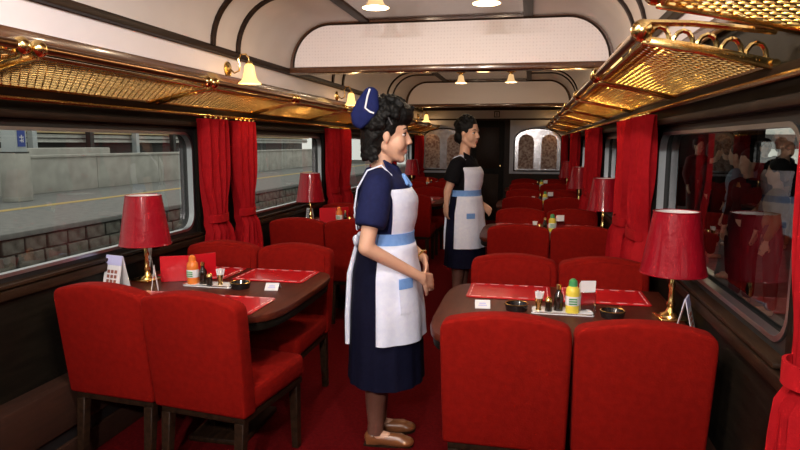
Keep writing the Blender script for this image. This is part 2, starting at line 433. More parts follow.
# parapet on the far side of the platform
pw = thing('parapet', 'long pale concrete parapet wall along the far side of the platform', 'wall', (0, 0, 0))
for k in range(10):
    y0 = 8 + k * 3.6
    MB().box(-14.0, -13.7, y0 + .012, y0 + 3.588, -.15, .92).build('concrete_panel', concrete, pw, bevel=.012)
MB().box(-14.06, -13.64, 8, 44, .92, 1.0).build('coping', concrete, pw, bevel=.01)
lw = MB().box(-15.2, -14.5, 13, 20.6, -.5, 1.20).build('low_wall', concrete, bevel=.03)
tag(lw, 'low concrete block standing behind the pale parapet', 'wall')
# column with blue station sign
cl = thing('platform_column', 'pale square column carrying a blue sign on the platform', 'column', (-12.4, 13.95, -.15))
MB().box(-.22, .22, -.20, .20, .15, 5.0).build('shaft', pale_paint, cl, bevel=.03)
MB().box(-.25, .25, -.26, .26, 0, 1.25).build('plinth', concrete, cl, bevel=.03)
MB().box(-.24, .24, -.22, .22, 1.25, 1.29).build('joint_band', dark_steel, cl)
sp = MB().box(.22, .24, -.12, .12, 1.42, 2.45).build('sign_plate', blue_sign, cl)
for k in range(3):
    z = 1.58 + k * .33
    MB().box(.24, .244, -.07, .07, z + .07, z + .095).build('sign_stroke', white_p, sp); MB().box(.24, .244, -.06, .06, z - .02, z + .005).build('sign_stroke', white_p, sp)
    MB().box(.24, .244, -.012, .012, z - .05, z + .14).build('sign_stroke', white_p, sp); MB().box(.24, .244, .04, .06, z - .05, z + .05).build('sign_stroke', white_p, sp)
MB().cap((-.35, -.7, .13), .11, (-.35, -.7, 4.8), .11).build('drain_pipe', pale_paint, cl, smooth=True)
# far platform with canopy behind
fp = thing('far_platform', 'distant covered platform with cream fascia and white wall', 'platform', (0, 0, 0))
MB().box(-30, -23.5, 10, 66, -1.2, .25).build('deck', dark_steel, fp)
MB().box(-23.6, -23.4, 10, 66, 1.38, 1.80).build('white_wall', white_paint, fp)
MB().box(-23.38, -23.3, 10, 66, 1.57, 1.62).build('handrail', dark_steel, fp)
MB().box(-24, -23.2, 10, 66, 1.86, 2.10).build('fascia', cream_paint, fp)
MB().box(-24, -23.1, 10, 66, 2.10, 2.18).build('fascia', white_paint, fp)
MB().box(-24, -23.15, 10, 66, 2.22, 3.4).build('fascia', cream_paint, fp)
MB().box(-30, -24, 10, 66, .25, 3.4).build('rear_wall', dark_steel, fp)
for k in range(9):
    MB().box(-23.2, -22.9, 14 + k * 4.1, 14.3 + k * 4.1, -1.2, 4).build('post', pale_paint if k % 2 else dark_steel, fp)
tag(MB().box(-60, -14.1, -10, 70, -1.39, -.5).build('ground_beyond', ballast), kind='structure')

# ---- crowd platform on the other side, darkened by added canopy and wall
rp = thing('crowd_platform', 'platform where the crowd stands, under an added shading canopy', 'platform', (0, 0, 0))
MB().box(1.75, 9.5, -6, 40, -1.4, -.12).build('deck', asphalt, rp)
MB().box(1.55, 9.7, -8, 25, 2.75, 2.95).build('canopy', dark_steel, rp)  # unseen canopy, added to keep sky light off this side
for k in range(4):
    y = 3.5 + 5 * k
    MB().box(6.6, 6.8, y - .1, y + .1, -.12, 2.75).build('post', dark_steel, rp, bevel=.01)
MB().box(9.5, 9.7, -8, 20.5, -.12, 2.75).build('added_shade_wall', wood_blk, rp)  # added wall, blocks light from behind the crowd
kk = thing('added_dark_kiosk', 'added dark box in kiosk form, darkening the view behind the crowd', 'kiosk', (0, 0, -.12))  # made-up box that darkens the view past the crowd
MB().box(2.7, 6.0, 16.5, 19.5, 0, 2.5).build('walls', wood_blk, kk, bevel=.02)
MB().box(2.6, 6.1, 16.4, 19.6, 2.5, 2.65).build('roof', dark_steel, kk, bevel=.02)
MB().box(3.0, 5.6, 16.44, 16.5, 1.0, 2.1).build('shutter', dark_steel, kk)
MB().box(2.9, 5.8, 16.25, 16.5, .92, .98).build('counter', wood_dk, kk)
bb = thing('pale_building', 'pale office building with long window bands behind the crowd', 'building', (0, 0, 0))
MB().box(9.5, 30, 34, 35, -1.4, 9).build('wall', white_paint, bb)
for k in range(3):
    for j in range(8):
        MB().box(9.8 + j * 2.1, 11.6 + j * 2.1, 33.95, 34.02, 1.2 + k * 2.4, 1.9 + k * 2.4).build('window', glass_d if (j + k) % 3 else grey_frame, bb)

# ------------------------------------------------------------------ luggage racks
def rack(s, y0, y1, label, lift=0):
    t = thing('luggage_rack', label, 'luggage rack', (0, 0, lift), group='brass luggage racks')
    xf, xi, xw = s * .97, s * .985, s * 1.31; ZI, ZW = 1.678, 1.607
    MB().tube([(xf, y0 + .02, 1.705), (xf, y1 - .02, 1.705)], .016, 10).build('front_rail', bronze, t, smooth=True)
    MB().tube([(xi, y0 + .02, ZI), (xi, y1 - .02, ZI)], .008, 8).build('inner_rail', brass, t, smooth=True)
    MB().tube([(xw, y0 + .02, ZW), (xw, y1 - .02, ZW)], .011, 8).build('wall_rail', brass, t, smooth=True)
    for y in (y0 + .036, y1 - .036):
        MB().ball((xf, y, 1.703), .031, 14, 10).build('finial', brass, t, smooth=True)
        e = MB().prism([(xf, 1.69), (xf, 1.665), (s * 1.1, 1.640), (xw, ZW - .018), (xw, ZW + .012), (s * 1.1, 1.668)], 'y', y - .007, y + .007).build('end_bracket', brass, t, bevel=.004, seg=2)
        m = MB()                                                     # scalloped filigree of the bracket
        m.tube([(xf, y, 1.725), (s * 1.1, y, 1.718), (xw, y, 1.69)], .009, 8)
        for k in range(5):
            cx = s * (1.015 + k * .062); z = 1.672 - k * .0125
            m.tube([(cx + .027 * math.cos(R(q)), y, z + .04 * math.sin(R(q))) for q in range(0, 181, 30)], .007, 6)
        m.build('filigree', brass, e, smooth=True)
    # expanded brass mesh
    m = MB(); p = .040; d = abs(xw - xi); hh = .0022; q = .0022
    def zz(x): return ZI + (ZW - ZI) * (abs(x) - abs(xi)) / d
    L = y1 - y0 - .06; ya = y0 + .03; nst = int((L + d) / p)
    for sg in (-1, 1):
        for i in range(nst + 1):
            c0 = -d + i * p
            t0, t1 = max(0, -c0), min(d, L - c0)
            if t1 - t0 < .01: continue
            pa = (t0, c0 + t0); pb = (t1, c0 + t1)
            if sg < 0: pa, pb = (d - t0, c0 + t0), (d - t1, c0 + t1)
            A = Vector((s * (abs(xi) + pa[0]), ya + pa[1], zz(abs(xi) + pa[0]))); B = Vector((s * (abs(xi) + pb[0]), ya + pb[1], zz(abs(xi) + pb[0])))
            dr = (B - A).normalized(); nn = dr.cross(Vector((0, 0, 1))).normalized() * q; up = Vector((0, 0, hh))
            vs = [A - nn - up, A + nn - up, A + nn + up, A - nn + up, B - nn - up, B + nn - up, B + nn + up, B - nn + up]
            m.add(vs, [(0, 1, 5, 4), (1, 2, 6, 5), (2, 3, 7, 6), (3, 0, 4, 7)])
    o = m.build('mesh', brass, t); o['kind'] = 'stuff'
    return t
RNAME = {-1: 'daylit', 1: 'dark'}
ORD = ['first', 'second', 'third', 'fourth', 'fifth', 'sixth', 'seventh', 'eighth', 'ninth', 'tenth']
ys = [.64 + 1.21 * k for k in range(9)] + [11.45]
for s in (-1, 1):
    for i in range(9):
        y0, y1, lift = ys[i], ys[i + 1], 0
        if s > 0 and i == 0: y0, y1, lift = .5, 1.74, .06
        rack(s, y0, y1, 'brass mesh luggage rack above the %s windows, %s from end wall' % (RNAME[s], ORD[8 - i]), lift)

# ------------------------------------------------------------------ curtains
def curtain(s, y0, y1, label, depth=.05, flare=.10, top=1.535, bot=.58, mirror=1):
    t = thing('curtain', label, 'curtain', (0, 0, 0), group='red curtains')
    n, mz = 40, 22; yc = (y0 + y1) / 2; hw = (y1 - y0) / 2
    vs = []; xo = W - .015 - depth
    folds = max(4, int((y1 - y0) / .065))
    for layer in (0, 1):
        for j in range(mz + 1):
            z = top + (bot - top) * j / mz
            k = (z - .92)
            g = 1 - .34 * math.exp(-(k / .16) ** 2)              # gathered at the tie
            if z < .92: g += flare * min(1, (.92 - z) / .3) * 1.6
            for i in range(n + 1):
                q = -1 + 2 * i / n
                y = yc + q * hw * g
                x = xo + depth * .55 * math.sin(q * folds * PI + .6 * math.sin(z * 6)) * (.5 + .5 * g) + depth * .25 * math.sin(q * folds * 2.3 * PI + 1) - (.02 if z < .88 else 0)
                vs.append((s * (x + layer * .006), y, z))
    N = (n + 1) * (mz + 1); fs = []
    for j in range(mz):
        for i in range(n):
            b = j * (n + 1) + i
            fs.append((b, b + 1, b + n + 2, b + n + 1)); fs.append((N + b, N + b + n + 1, N + b + n + 2, N + b + 1))
    for j in range(mz):
        for i in (0, n):
            b = j * (n + 1) + i; fs.append((b, b + n + 1, N + b + n + 1, N + b))
    MB().add(vs, fs).build('drape', curtain_m, t, smooth=True, angle=80)
    m = MB(); hb = hw * .70; pts = [(s * (xo - .045 * math.sqrt(max(0, 1 - q * q)) - .01), yc + q * hb, .92) for q in [-1 + .125 * i for i in range(17)]]
    vs = []; 
    for p in pts: vs += [(p[0], p[1], .895), (p[0], p[1], .945), (p[0] + s * .008, p[1], .945), (p[0] + s * .008, p[1], .895)]
    fs = []
    for i in range(16):
        b = i * 4; fs += [(b + k, b + (k + 1) % 4, b + 4 + (k + 1) % 4, b + 4 + k) for k in range(4)]
    m.add(vs, fs); m.build('tie_back', curtain_m, t, smooth=True)
    for k in range(5):
        yy = yc - hw * .85 + hw * 1.7 * k / 4
        MB().ball((s * (xo - .012), yy, top + .006), .010, 8, 6).build('curtain_hook', brass, t, smooth=True)
for s in (-1, 1):
    o = MB().tube([(s * 1.265, .4, 1.555), (s * 1.265, Y1 - .05, 1.555)], .009, 8).build('curtain_rail', brass, smooth=True)
    tag(o, 'thin brass curtain rail over the %s windows' % RNAME[s], 'curtain rail')
    for k, p in enumerate(PIER):
        if k == 0 and s < 0: continue
        row = ['fifth', 'fourth', 'third', 'second', 'first'][k]
        hw = .36 if s < 0 else .48; dp = .055 if s < 0 else .055
        if k > 3: hw = .3
        if k == 0:
            curtain(s, 1.02, 1.25, 'red curtain on fifth pier from end wall, dark side, edge away from end wall', .05)
            curtain(s, 1.30, 1.47, 'red curtain on fifth pier from end wall, dark side, edge toward end wall', .05, .05); continue
        curtain(s, p - hw - (.08 if s > 0 and k < 4 else 0), p - .05, 'red curtain on %s pier from end wall, %s side, edge away from end wall' % (row, RNAME[s]), dp)
        if p + hw < Y1: curtain(s, p + .05, p + hw, 'red curtain on %s pier from end wall, %s side, edge toward end wall' % (row, RNAME[s]), dp)

# ------------------------------------------------------------------ lamps of the car, plus added unseen ceiling pairs
def point(name, loc, power, col, parent, rad=.03):
    l = bpy.data.lights.new(name, 'POINT'); l.energy = power; l.color = col; l.shadow_soft_size = rad
    o = bpy.data.objects.new(name, l); COL.objects.link(o); o.location = loc; o.parent = parent
    return o
bell_prof = [(.020, .0), (.034, -.012), (.040, -.045), (.048, -.075), (.064, -.098), (.082, -.108), (.078, -.104), (.060, -.092), (.044, -.072), (.036, -.044), (.030, -.014), (.018, -.004)]
def ceil_lamp(x, y, power, label, group=None, sc=1.0):
    t = thing('ceiling_lamp', label, 'ceiling lamp', (x, y, ZC), group=group)
    MB().lathe([(.0, 0), (.065, 0), (.06, -.010), (.02, -.018), (.012, -.035), (.0, -.035)], 20).build('canopy', brass, t, smooth=True)
    MB().lathe([(.022, -.018), (.026, -.028), (.022, -.04)], 16).build('shade_holder', brass, t, smooth=True)
    MB().lathe([(rr * sc, z * sc - .035) for rr, z in bell_prof], 24, close=False).build('bell_shade', bell_m, t, smooth=True, angle=80)
    point('bulb', (0, 0, -.16 * sc - .01), power, WARM if y > 2 else WHITE, t, .04)
for k, y in enumerate([-1.01, 1.41, 3.83, 6.25, 8.67]):  # pairs farthest from the end wall are added for flash-like frontal light
    for x in (-.27, .40):
        ceil_lamp(x, y, P_CEIL[y] * (1.35 if x > 0 else .65) if y < 0 else P_CEIL[y], 'cream bell ceiling lamp nearer the %s windows, %s pair from end wall' % (RNAME[1 if x > 0 else -1], ['fifth', 'fourth', 'third', 'second', 'first'][k]), 'paired bell ceiling lamps')
ceil_lamp(.12, 7.46, P_CENTRE, 'single cream bell lamp between the ceiling pairs', sc=.9)
v = thing('ceiling_vent', 'pale rectangular vent plate on the brown ceiling between bell lamps', 'vent', (.12, 3.93, ZC))
MB().box(-.13, .13, -.2, .2, -.012, 0).build('vent_frame', grey_frame, v, bevel=.004)
for k in range(6): MB().box(-.11, .11, -.16 + k * .058, -.125 + k * .058, -.018, -.012).build('slat', cove_m, v)
def sconce(s, y, label):
    t = thing('wall_sconce', label, 'wall lamp', (s * (W - .012), y, 1.875), 0 if s < 0 else PI, 'brass bell wall lamps')
    # local +x points into the car
    MB().lathe([(.0, 0), (.052, 0), (.050, .008), (.034, .014), (.012, .022), (.0, .022)], 18, M=Matrix.Rotation(R(90), 4, 'Y')).build('back_plate', brass, t, smooth=True)
    pts = [(.02, 0, 0), (.05, .0, -.025), (.085, .0, -.01), (.09, .0, .03), (.08, 0, .065), (.10, 0, .095), (.135, 0, .095), (.155, 0, .07), (.157, 0, .045)]
    MB().tube(pts, .006, 8).build('arm', brass, t, smooth=True)
    M = Matrix.Translation((.157, 0, .045))
    MB().lathe([(.0, .005), (.018, .002), (.022, -.012), (.014, -.02)], 14, M=M).build('shade_holder', brass, t, smooth=True)
    MB().lathe([(rr * .92, z * 1.2 - .012) for rr, z in bell_prof], 22, M=M, close=False).build('bell_shade', bell_hot, t, smooth=True, angle=80)
    point('bulb', (.157, 0, -.135), P_SCONCE, WARMER, t, .03)
for s in (-1, 1):
    for k, y in enumerate(PIER[1:]):
        if y > 11.2: continue
        sconce(s, y + .11, 'brass wall lamp with lit bell glass, %s side, %s pier from end wall' % (RNAME[s], ['fourth', 'third', 'second', 'first'][k]))

# ------------------------------------------------------------------ chairs
def chair_back_outline():
    pts = [(-.212, .335)]
    pts += [(-.219, .72)]
    pts += [(-.218 + .038 * (1 - math.cos(R(q))), .762 + .038 * math.sin(R(q))) for q in (0, 25, 50, 75)]
    for i in range(1, 8):
        x = -.180 + .36 * i / 8; pts.append((x, .8015 + .023 * (1 - (x / .180) ** 2)))
    left = pts
    right = [(-x, z) for x, z in pts[:6]][::-1]
    return left + right
def make_chair():
    # faces +y, origin on the floor under the rear face of the back
    t = thing('dining_chair', 'chair', 'chair', (0, 0, 0), group='red velvet dining chairs')
    sh = Matrix.Identity(4); sh[1][2] = -.12                     # backrest leans away from the table
    M = Matrix.Translation((0, .04, 0)) @ sh
    MB().prism(chair_back_outline(), 'y', 0, .085, M).build('backrest', velvet, t, bevel=.014, seg=3)
    # inner padding on the front of the back
    ins = [(x * .86, .40 + (z - .335) * .83) for x, z in chair_back_outline()]
    MB().prism(ins, 'y', .075, .092, M).build('back_cushion', velvet, t, bevel=.012, seg=2)
    MB().box(-.208, .208, .06, .50, .335, .445).build('seat', velvet, t, bevel=.03, seg=3)
    MB().box(-.195, .195, .02, .49, .305, .337).build('seat_frame', wood_dk, t, bevel=.004)
    for sx in (-1, 1):
        for yy in (.035, .46):
            dy = -.03 if yy < .1 else .01
            m = MB(); vs = []
            for z, h, oy in ((.31, .021, 0), (0, .016, dy)):
                vs += [(sx * .172 + a * h, yy + oy + b * h, z) for a, b in ((-1, -1), (1, -1), (1, 1), (-1, 1))]
            m.add(vs, [(0, 1, 2, 3), (7, 6, 5, 4)] + [(k, k + 4, (k + 1) % 4 + 4, (k + 1) % 4) for k in range(4)])
            m.build('leg', wood_dk, t, bevel=.003, seg=1)
    return t
proto = make_chair(); bpy.context.view_layer.update(); used = [False]
RW = ['fourth', 'third', 'second', 'first']
def place_chair(x, y, rz, label):
    if not used[0]:
        used[0] = True; o = proto; o.location = (x, y, 0); o.rotation_euler = (0, 0, rz); o['label'] = label; return o
    return dup(proto, (x, y, 0), rz, label)
for k, yc in enumerate(TAB):
    for s in (-1, 1):
        for seat, x in (('window', 1.055), ('aisle', .612)):
            e = random.uniform
            yb, rz = yc - .53, e(-.012, .012)
            xx = s * x
            if k == 0 and s < 0:
                if seat == 'window': xx, yb, rz = -1.005, yc - .425, -.10
                else: xx, yb, rz = -.57, yc - .485, -.13
            place_chair(xx, yb, rz, 'red velvet chair facing end wall, %s seat, %s side, %s row from it' % (seat, RNAME[s], RW[k]))
            place_chair(xx if not (k == 0 and s < 0) else s * x, yc + .62 + (.07 if s < 0 else 0), PI + e(-.02, .02), 'red velvet chair facing away from end wall, %s seat, %s side, %s row from it' % (seat, RNAME[s], RW[k]))

# ------------------------------------------------------------------ tables
ZTAB = .70
def table_poly(x0, x1, h, rad=.16, bulge=.045):
    # wall end at x1 = 0 side, aisle end rounded (local: wall at x=0, aisle at x=-L)
    L = x1
    pts = [(0, -h), (-(L - rad - bulge), -h)]
    for i in range(1, 13):
        t = R(-90 - 180 * i / 13); c = math.cos(t); sn = math.sin(t)
        pts.append((-(L - rad - bulge) + (rad + bulge) * -abs(c) ** .55, h * (1 if sn > 0 else -1) * abs(sn) ** .45))
    pts += [(-(L - rad - bulge), h), (0, h)]
    return pts
def make_table(s, y, label):
    t = thing('dining_table', label, 'table', (s * (W - .03), y, 0), 0 if s > 0 else PI)
    pol = table_poly(0, .985, .46)
    MB().prism(pol, 'z', ZTAB - .032, ZTAB).build('tabletop', wood_table, t, bevel=.008)
    MB().prism([(x * .985 - .005, yy * .97) for x, yy in pol], 'z', ZTAB - .07, ZTAB - .032).build('apron', wood_blk, t, bevel=.006)
    MB().box(-.62, -.54, -.05, .05, .02, ZTAB - .07).build('pedestal_leg', wood_dk, t, bevel=.01)
    MB().box(-.72, -.44, -.2, .2, 0, .03).build('pedestal_foot', wood_dk, t, bevel=.01)
    MB().prism([(0, .45), (0, .63), (-.25, .63)], 'y', -.03, .03).build('wall_bracket', wood_dk, t)
    return t
def placemat(x, y, rz, label):
    t = thing('placemat', label, 'placemat', (x, y, ZTAB), rz, 'red vinyl placemats')
    MB().prism(rrect(0, 0, .19, .14, .02), 'z', .0005, .006).build('mat', vinyl, t, bevel=.002, seg=1)
    m = MB()
    for sg in (-1, 1):
        for k in range(5):
            u0 = -.165 + k * .07; m.box(u0, u0 + .042, sg * .124 - .0022, sg * .124 + .0022, .006, .0072)
        for k in range(4):
            u0 = -.115 + k * .062; m.box(sg * .174 - .0022, sg * .174 + .0022, u0, u0 + .04, .006, .0072)
    m.build('stitching', vinyl_st, t)['kind'] = 'stuff'
def table_lamp_proto():
    t = thing('table_lamp', 'lamp', 'lamp', (0, 0, 0), group='red shaded brass table lamps')
    MB().box(-.055, .055, -.055, .055, 0, .012).build('base', brass, t, bevel=.004)
    MB().lathe([(.0, .012), (.042, .012), (.040, .018), (.020, .028), (.013, .045), (.018, .060), (.012, .075), (.010, .12), (.014, .135), (.010, .15), (.009, .22), (.0, .22)], 20).build('stem', brass, t, smooth=True)
    sh = MB().lathe([(.124, .185), (.085, .43), (.082, .43), (.121, .186)], 36, close=False).build('lamp_shade', shade_m, t, smooth=True, angle=60)
    MB().lathe([(.1195, .1865), (.0805, .4295)], 36, close=False).build('lining', shade_in, sh, smooth=True)
    m = MB(); m.tube([(.0848 * math.cos(2 * PI * k / 30), .0848 * math.sin(2 * PI * k / 30), .43) for k in range(31)], .0028, 6, False); m.build('top_rim', shade_m, sh, smooth=True)
    m = MB(); m.tube([(.1235 * math.cos(2 * PI * k / 30), .1235 * math.sin(2 * PI * k / 30), .187) for k in range(31)], .0035, 6, False); m.build('bottom_rim', shade_m, sh, smooth=True)
    m = MB(); m.tube([(-.08, 0, .415), (0, 0, .41), (.08, 0, .415)], .002, 6); m.tube([(0, 0, .22), (0, 0, .412)], .003, 6); m.build('spider', brass, t)
    m = MB(); m.ball((0, 0, .27), (.028, .028, .038)); m.build('light_bulb', cond_m, t, smooth=True)
    return t
lampP = table_lamp_proto(); lamp_used = [False]
def put_lamp(x, y, rz, label):
    if not lamp_used[0]:
        lamp_used[0] = True; lampP.location = (x, y, ZTAB); lampP.rotation_euler = (0, 0, rz); lampP['label'] = label
    else: dup(lampP, (x, y, ZTAB), rz, label)

def bottle_sauce(x, y, z, label):
    t = thing('sauce_bottle', label, 'bottle', (x, y, z), group='dark sauce bottles')
    MB().lathe([(.0, 0), (.019, 0), (.020, .05), (.018, .065), (.009, .08), (.009, .092), (.0, .092)], 14).build('body', glass_d, t, smooth=True)
    MB().lathe([(.0, .09), (.011, .09), (.010, .108), (.0, .110)], 12).build('stopper', brass, t, smooth=True)
def bottle_yellow(x, y, z, label, body=yel_lab, capm=grn_cap):
    t = thing('condiment_bottle', label, 'bottle', (x, y, z), group='labelled condiment bottles')
    b = MB().lathe([(.0, 0), (.027, 0), (.028, .085), (.026, .10), (.015, .112), (.0, .112)], 16).build('body', body, t, smooth=True)
    MB().lathe([(.0, .11), (.018, .11), (.016, .132), (.007, .14), (.0, .14)], 14).build('cap', capm, t, smooth=True)
    MB().lathe([(.0283, .032), (.0289, .036), (.0289, .066), (.0285, .07)], 16, close=False).build('label_band', white_p, b, smooth=True)
    m = MB()
    for k in range(3): m.box(-.016, .016, -.0305, -.0285, .038 + k * .010, .043 + k * .010)
    m.build('label_print', grn_cap, b)
def shaker(x, y, z, label):
    t = thing('pepper_shaker', label, 'shaker', (x, y, z), group='brass topped shakers')
    MB().lathe([(.0, 0), (.015, 0), (.013, .03), (.014, .042), (.0, .042)], 12).build('body', glass_d, t, smooth=True)
    MB().lathe([(.0, .04), (.015, .04), (.014, .052), (.006, .060), (.0, .061)], 12).build('top', brass, t, smooth=True)
def tooth_cup(x, y, z, label):
    t = thing('toothpick_cup', label, 'cup', (x, y, z), group='toothpick cups')
    MB().lathe([(.0, 0), (.013, 0), (.010, .01), (.017, .05), (.015, .05), (.009, .012), (.0, .012)], 14).build('cup', brass, t, smooth=True)
    m = MB()
    for k in range(9):
        aa = k * 2.4; rr = .004 + .0012 * k
        m.tube([(rr * .4 * math.cos(aa), rr * .4 * math.sin(aa), .012), (rr * 1.5 * math.cos(aa), rr * 1.5 * math.sin(aa), .078)], .0042, 5)
    m.build('wrapped_toothpicks', white_p, t)
def napkin_stand(x, y, z, rz, label):
    t = thing('napkin_stand', label, 'napkin holder', (x, y, z), rz, 'chrome napkin stands')
    for sg in (-1, 1): MB().box(-.032, .032, sg * .016 - .002, sg * .016 + .002, 0, .085).build('side_plate', chrome, t, bevel=.002, seg=1)
    MB().box(-.034, .034, -.020, .020, 0, .006).build('base', chrome, t)
    for k in range(3):
        M = Matrix.Rotation(R(-5 + k * 5), 4, 'X'); MB().box(-.03, .03, -.003, .003, .008, .115 + .008 * k, M).build('napkin', white_p, t)
def ashtray(x, y, z, label):
    t = thing('ashtray', label, 'ashtray', (x, y, z), group='black ashtrays')
    MB().lathe([(.0, .0), (.044, 0), (.050, .026), (.046, .028), (.036, .010), (.0, .009)], 20).build('bowl', ash_m, t, smooth=True)
    MB().lathe([(.046, .027), (.049, .029), (.046, .031), (.043, .029)], 20, close=False).build('rim', brass_dk, t, smooth=True)
def cond_tray(x, y, rz, label):
    t = thing('condiment_tray', label, 'tray', (x, y, ZTAB), rz, 'white condiment trays')
    MB().prism(rrect(0, 0, .125, .05, .012), 'z', 0, .006).build('tray', white_p, t, bevel=.002, seg=1)
    m = MB(); ring2 = rrect(0, 0, .123, .048, .012); m.tube([(p[0], p[1], .008) for p in ring2 + ring2[:1]], .003, 6); m.build('rim', chrome, t, smooth=True)
def number_card(x, y, rz, label):
    t = thing('reserved_card', label, 'card', (x, y, ZTAB), rz, 'small white table cards')
    M = Matrix.Rotation(R(-52), 4, 'X')
    MB().box(-.032, .032, -.001, .001, 0, .045, M).build('front_leaf', white_p, t)
    M2 = Matrix.Translation((0, .0355, .0277)) @ Matrix.Rotation(R(52), 4, 'X')
    MB().box(-.032, .032, -.001, .001, -.045, 0, Matrix.Translation((0, .0355, .028)) @ Matrix.Rotation(R(52), 4, 'X')).build('rear_leaf', white_p, t)
    m = MB(); m.box(-.018, .018, -.0016, -.001, .014, .019, M); m.box(-.014, .014, -.0016, -.001, .024, .030, M); m.build('print', lilac_p, t)
def tent_card(x, y, rz, label, h=.14, w=.10, top=lilac_p):
    t = thing('tent_card', label, 'card', (x, y, ZTAB), rz)
    for sg in (-1, 1):
        M = Matrix.Translation((0, 0, h * .975)) @ Matrix.Rotation(R(sg * 13), 4, 'X')
        lf = MB().box(-w / 2, w / 2, -.001, .001, -h, 0, M).build('leaf', white_p, t)
        MB().box(-w / 2, w / 2, -sg * -.0018 - .0006, -sg * -.0018 + .0006, -h * .3, 0, M).build('heading_band', top, lf)
        m = MB()
        for i in range(3):
            for j in range(3):
                m.box(-w * .3 + i * w * .22, -w * .3 + i * w * .22 + w * .15, sg * .0018 - .0006, sg * .0018 + .0006, -h * .85 + j * h * .15, -h * .85 + j * h * .15 + h * .10, M)
        m.build('print', print_r, lf)
def menu(x, y, rz, label):
    t = thing('menu_folder', label, 'menu', (x, y, ZTAB), rz)
    for sg in (-1, 1):
        M = Matrix.Rotation(R(sg * 16), 4, 'Z')
        p = MB().box(-.14 if sg > 0 else 0, 0 if sg > 0 else .14, -.0025, .0025, 0, .13).build('cover', vinyl, t, bevel=.002, seg=1)
        p.rotation_euler = (0, 0, R(-sg * 14))
        MB().box(-.125 if sg > 0 else .005, -.005 if sg > 0 else .125, .003, .0045, .008, .122).build('page', white_p, p)
def price_card(x, y, rz, label, h=.11):
    t = thing('upright_card', label, 'card', (x, y, ZTAB), rz)
    M = Matrix.Rotation(R(-8), 4, 'X')
    MB().box(-.04, .04, -.0012, .0012, 0, h, M).build('front_leaf', white_p, t)
    MB().box(-.04, .04, -.0012, .0012, 0, h, Matrix.Translation((0, .03, 0)) @ Matrix.Rotation(R(8), 4, 'X')).build('rear_leaf', white_p, t)
    m = MB()
    for k in range(5): m.box(-.028, .02 + .008 * (k % 2), -.0018, -.0012, .02 + k * .016, .026 + k * .016, M)
    m.build('print', print_m, t)

for k, yr in enumerate(TAB):
    for s in (-1, 1):
        yc = yr + (.10 if s < 0 else 0)
        loc = '%s side table in %s row from end wall' % (RNAME[s], RW[k])
        make_table(s, yc, 'brown dining table with rounded aisle end, %s side, %s row from end wall' % (RNAME[s], RW[k]))
        xw = s * 1.295
        for q, xx in (('window', 1.02), ('aisle', .60)):
            placemat(s * xx, yc + .29, 0, 'red placemat, %s end, toward end wall, %s' % (q, loc.replace(' side table in', ' table,').replace(' from end wall', '')))
            placemat(s * xx + (.07 if q == 'window' and s > 0 else 0), yc - .305, 0, 'red placemat, %s end, away from end wall, %s' % (q, loc.replace(' side table in', ' table,').replace(' from end wall', '')))
        put_lamp(s * 1.245 if s > 0 else -1.195, yc - .02 if s > 0 else yc + .05, .15 * s, 'brass lamp with glossy red shade on %s' % loc)
        if s > 0:
            cond_tray(0.825, yc - .02, 0, 'white condiment tray on %s' % loc)
            tooth_cup(0.730, yc - .02, ZTAB + .006, 'white toothpicks in brass cup on %s' % loc)
            shaker(0.770, yc - .03, ZTAB + .006, 'brass topped shaker on %s' % loc)
            bottle_sauce(0.810, yc - .01, ZTAB + .006, 'dark sauce bottle with brass stopper on %s' % loc)
            bottle_yellow(0.865, yc - .03, ZTAB + .006, 'yellow labelled bottle with green cap on %s' % loc)
            napkin_stand(0.923, yc - .01, ZTAB + .007, R(12), 'chrome stand of white napkins on %s' % loc)
            ashtray(0.640, yc - .02, ZTAB, 'black ashtray at the aisle end of %s' % loc)
            if k < 2:
                ashtray(1.020, yc - .05, ZTAB, 'black ashtray near the lamp on %s' % loc)
            number_card(0.500, yc - .03, .1, 'small white folded card on %s' % loc)
            if k == 0: tent_card(1.265, 2.445, R(70), 'white and lilac tent card against dark window by the brass lamp', .13, .09)
        else:
            cond_tray(-.83, yc + .02, 0, 'white condiment tray on %s' % loc)
            bottle_yellow(-.925, yc + .02, ZTAB + .006, 'orange bottle with yellow label on %s' % loc, org_m, org_m)
            bottle_sauce(-.87, yc + .02, ZTAB + .006, 'dark sauce bottle with brass stopper on %s' % loc)
            shaker(-.825, yc + .0, ZTAB + .006, 'brass topped shaker on %s' % loc)
            tooth_cup(-.78, yc + .02, ZTAB + .006, 'white toothpicks in brass cup on %s' % loc)
            ashtray(-.665, yc, ZTAB, 'black ashtray at the aisle end of %s' % loc)
            number_card(-.50, yc - .02, .15, 'small white folded card on %s' % loc)
            if k < 2:
                menu(-.98, yc + .09, R(40), 'red vinyl menu folder standing open on %s' % loc)
            if k == 0:
                tent_card(-1.262, 2.62, R(-12), 'lilac headed tent card with printed flowers by the daylit window', .155, .105)
                price_card(-1.268, 2.88, R(-45), 'plain white printed card standing between lamp and daylit window', .15)
                price_card(-1.06, 2.60, R(-58), 'white upright card beside the red menu folder')
            if k == 1: price_card(-1.255, yc + .16, R(-30), 'white upright card by the lamp on %s' % loc)

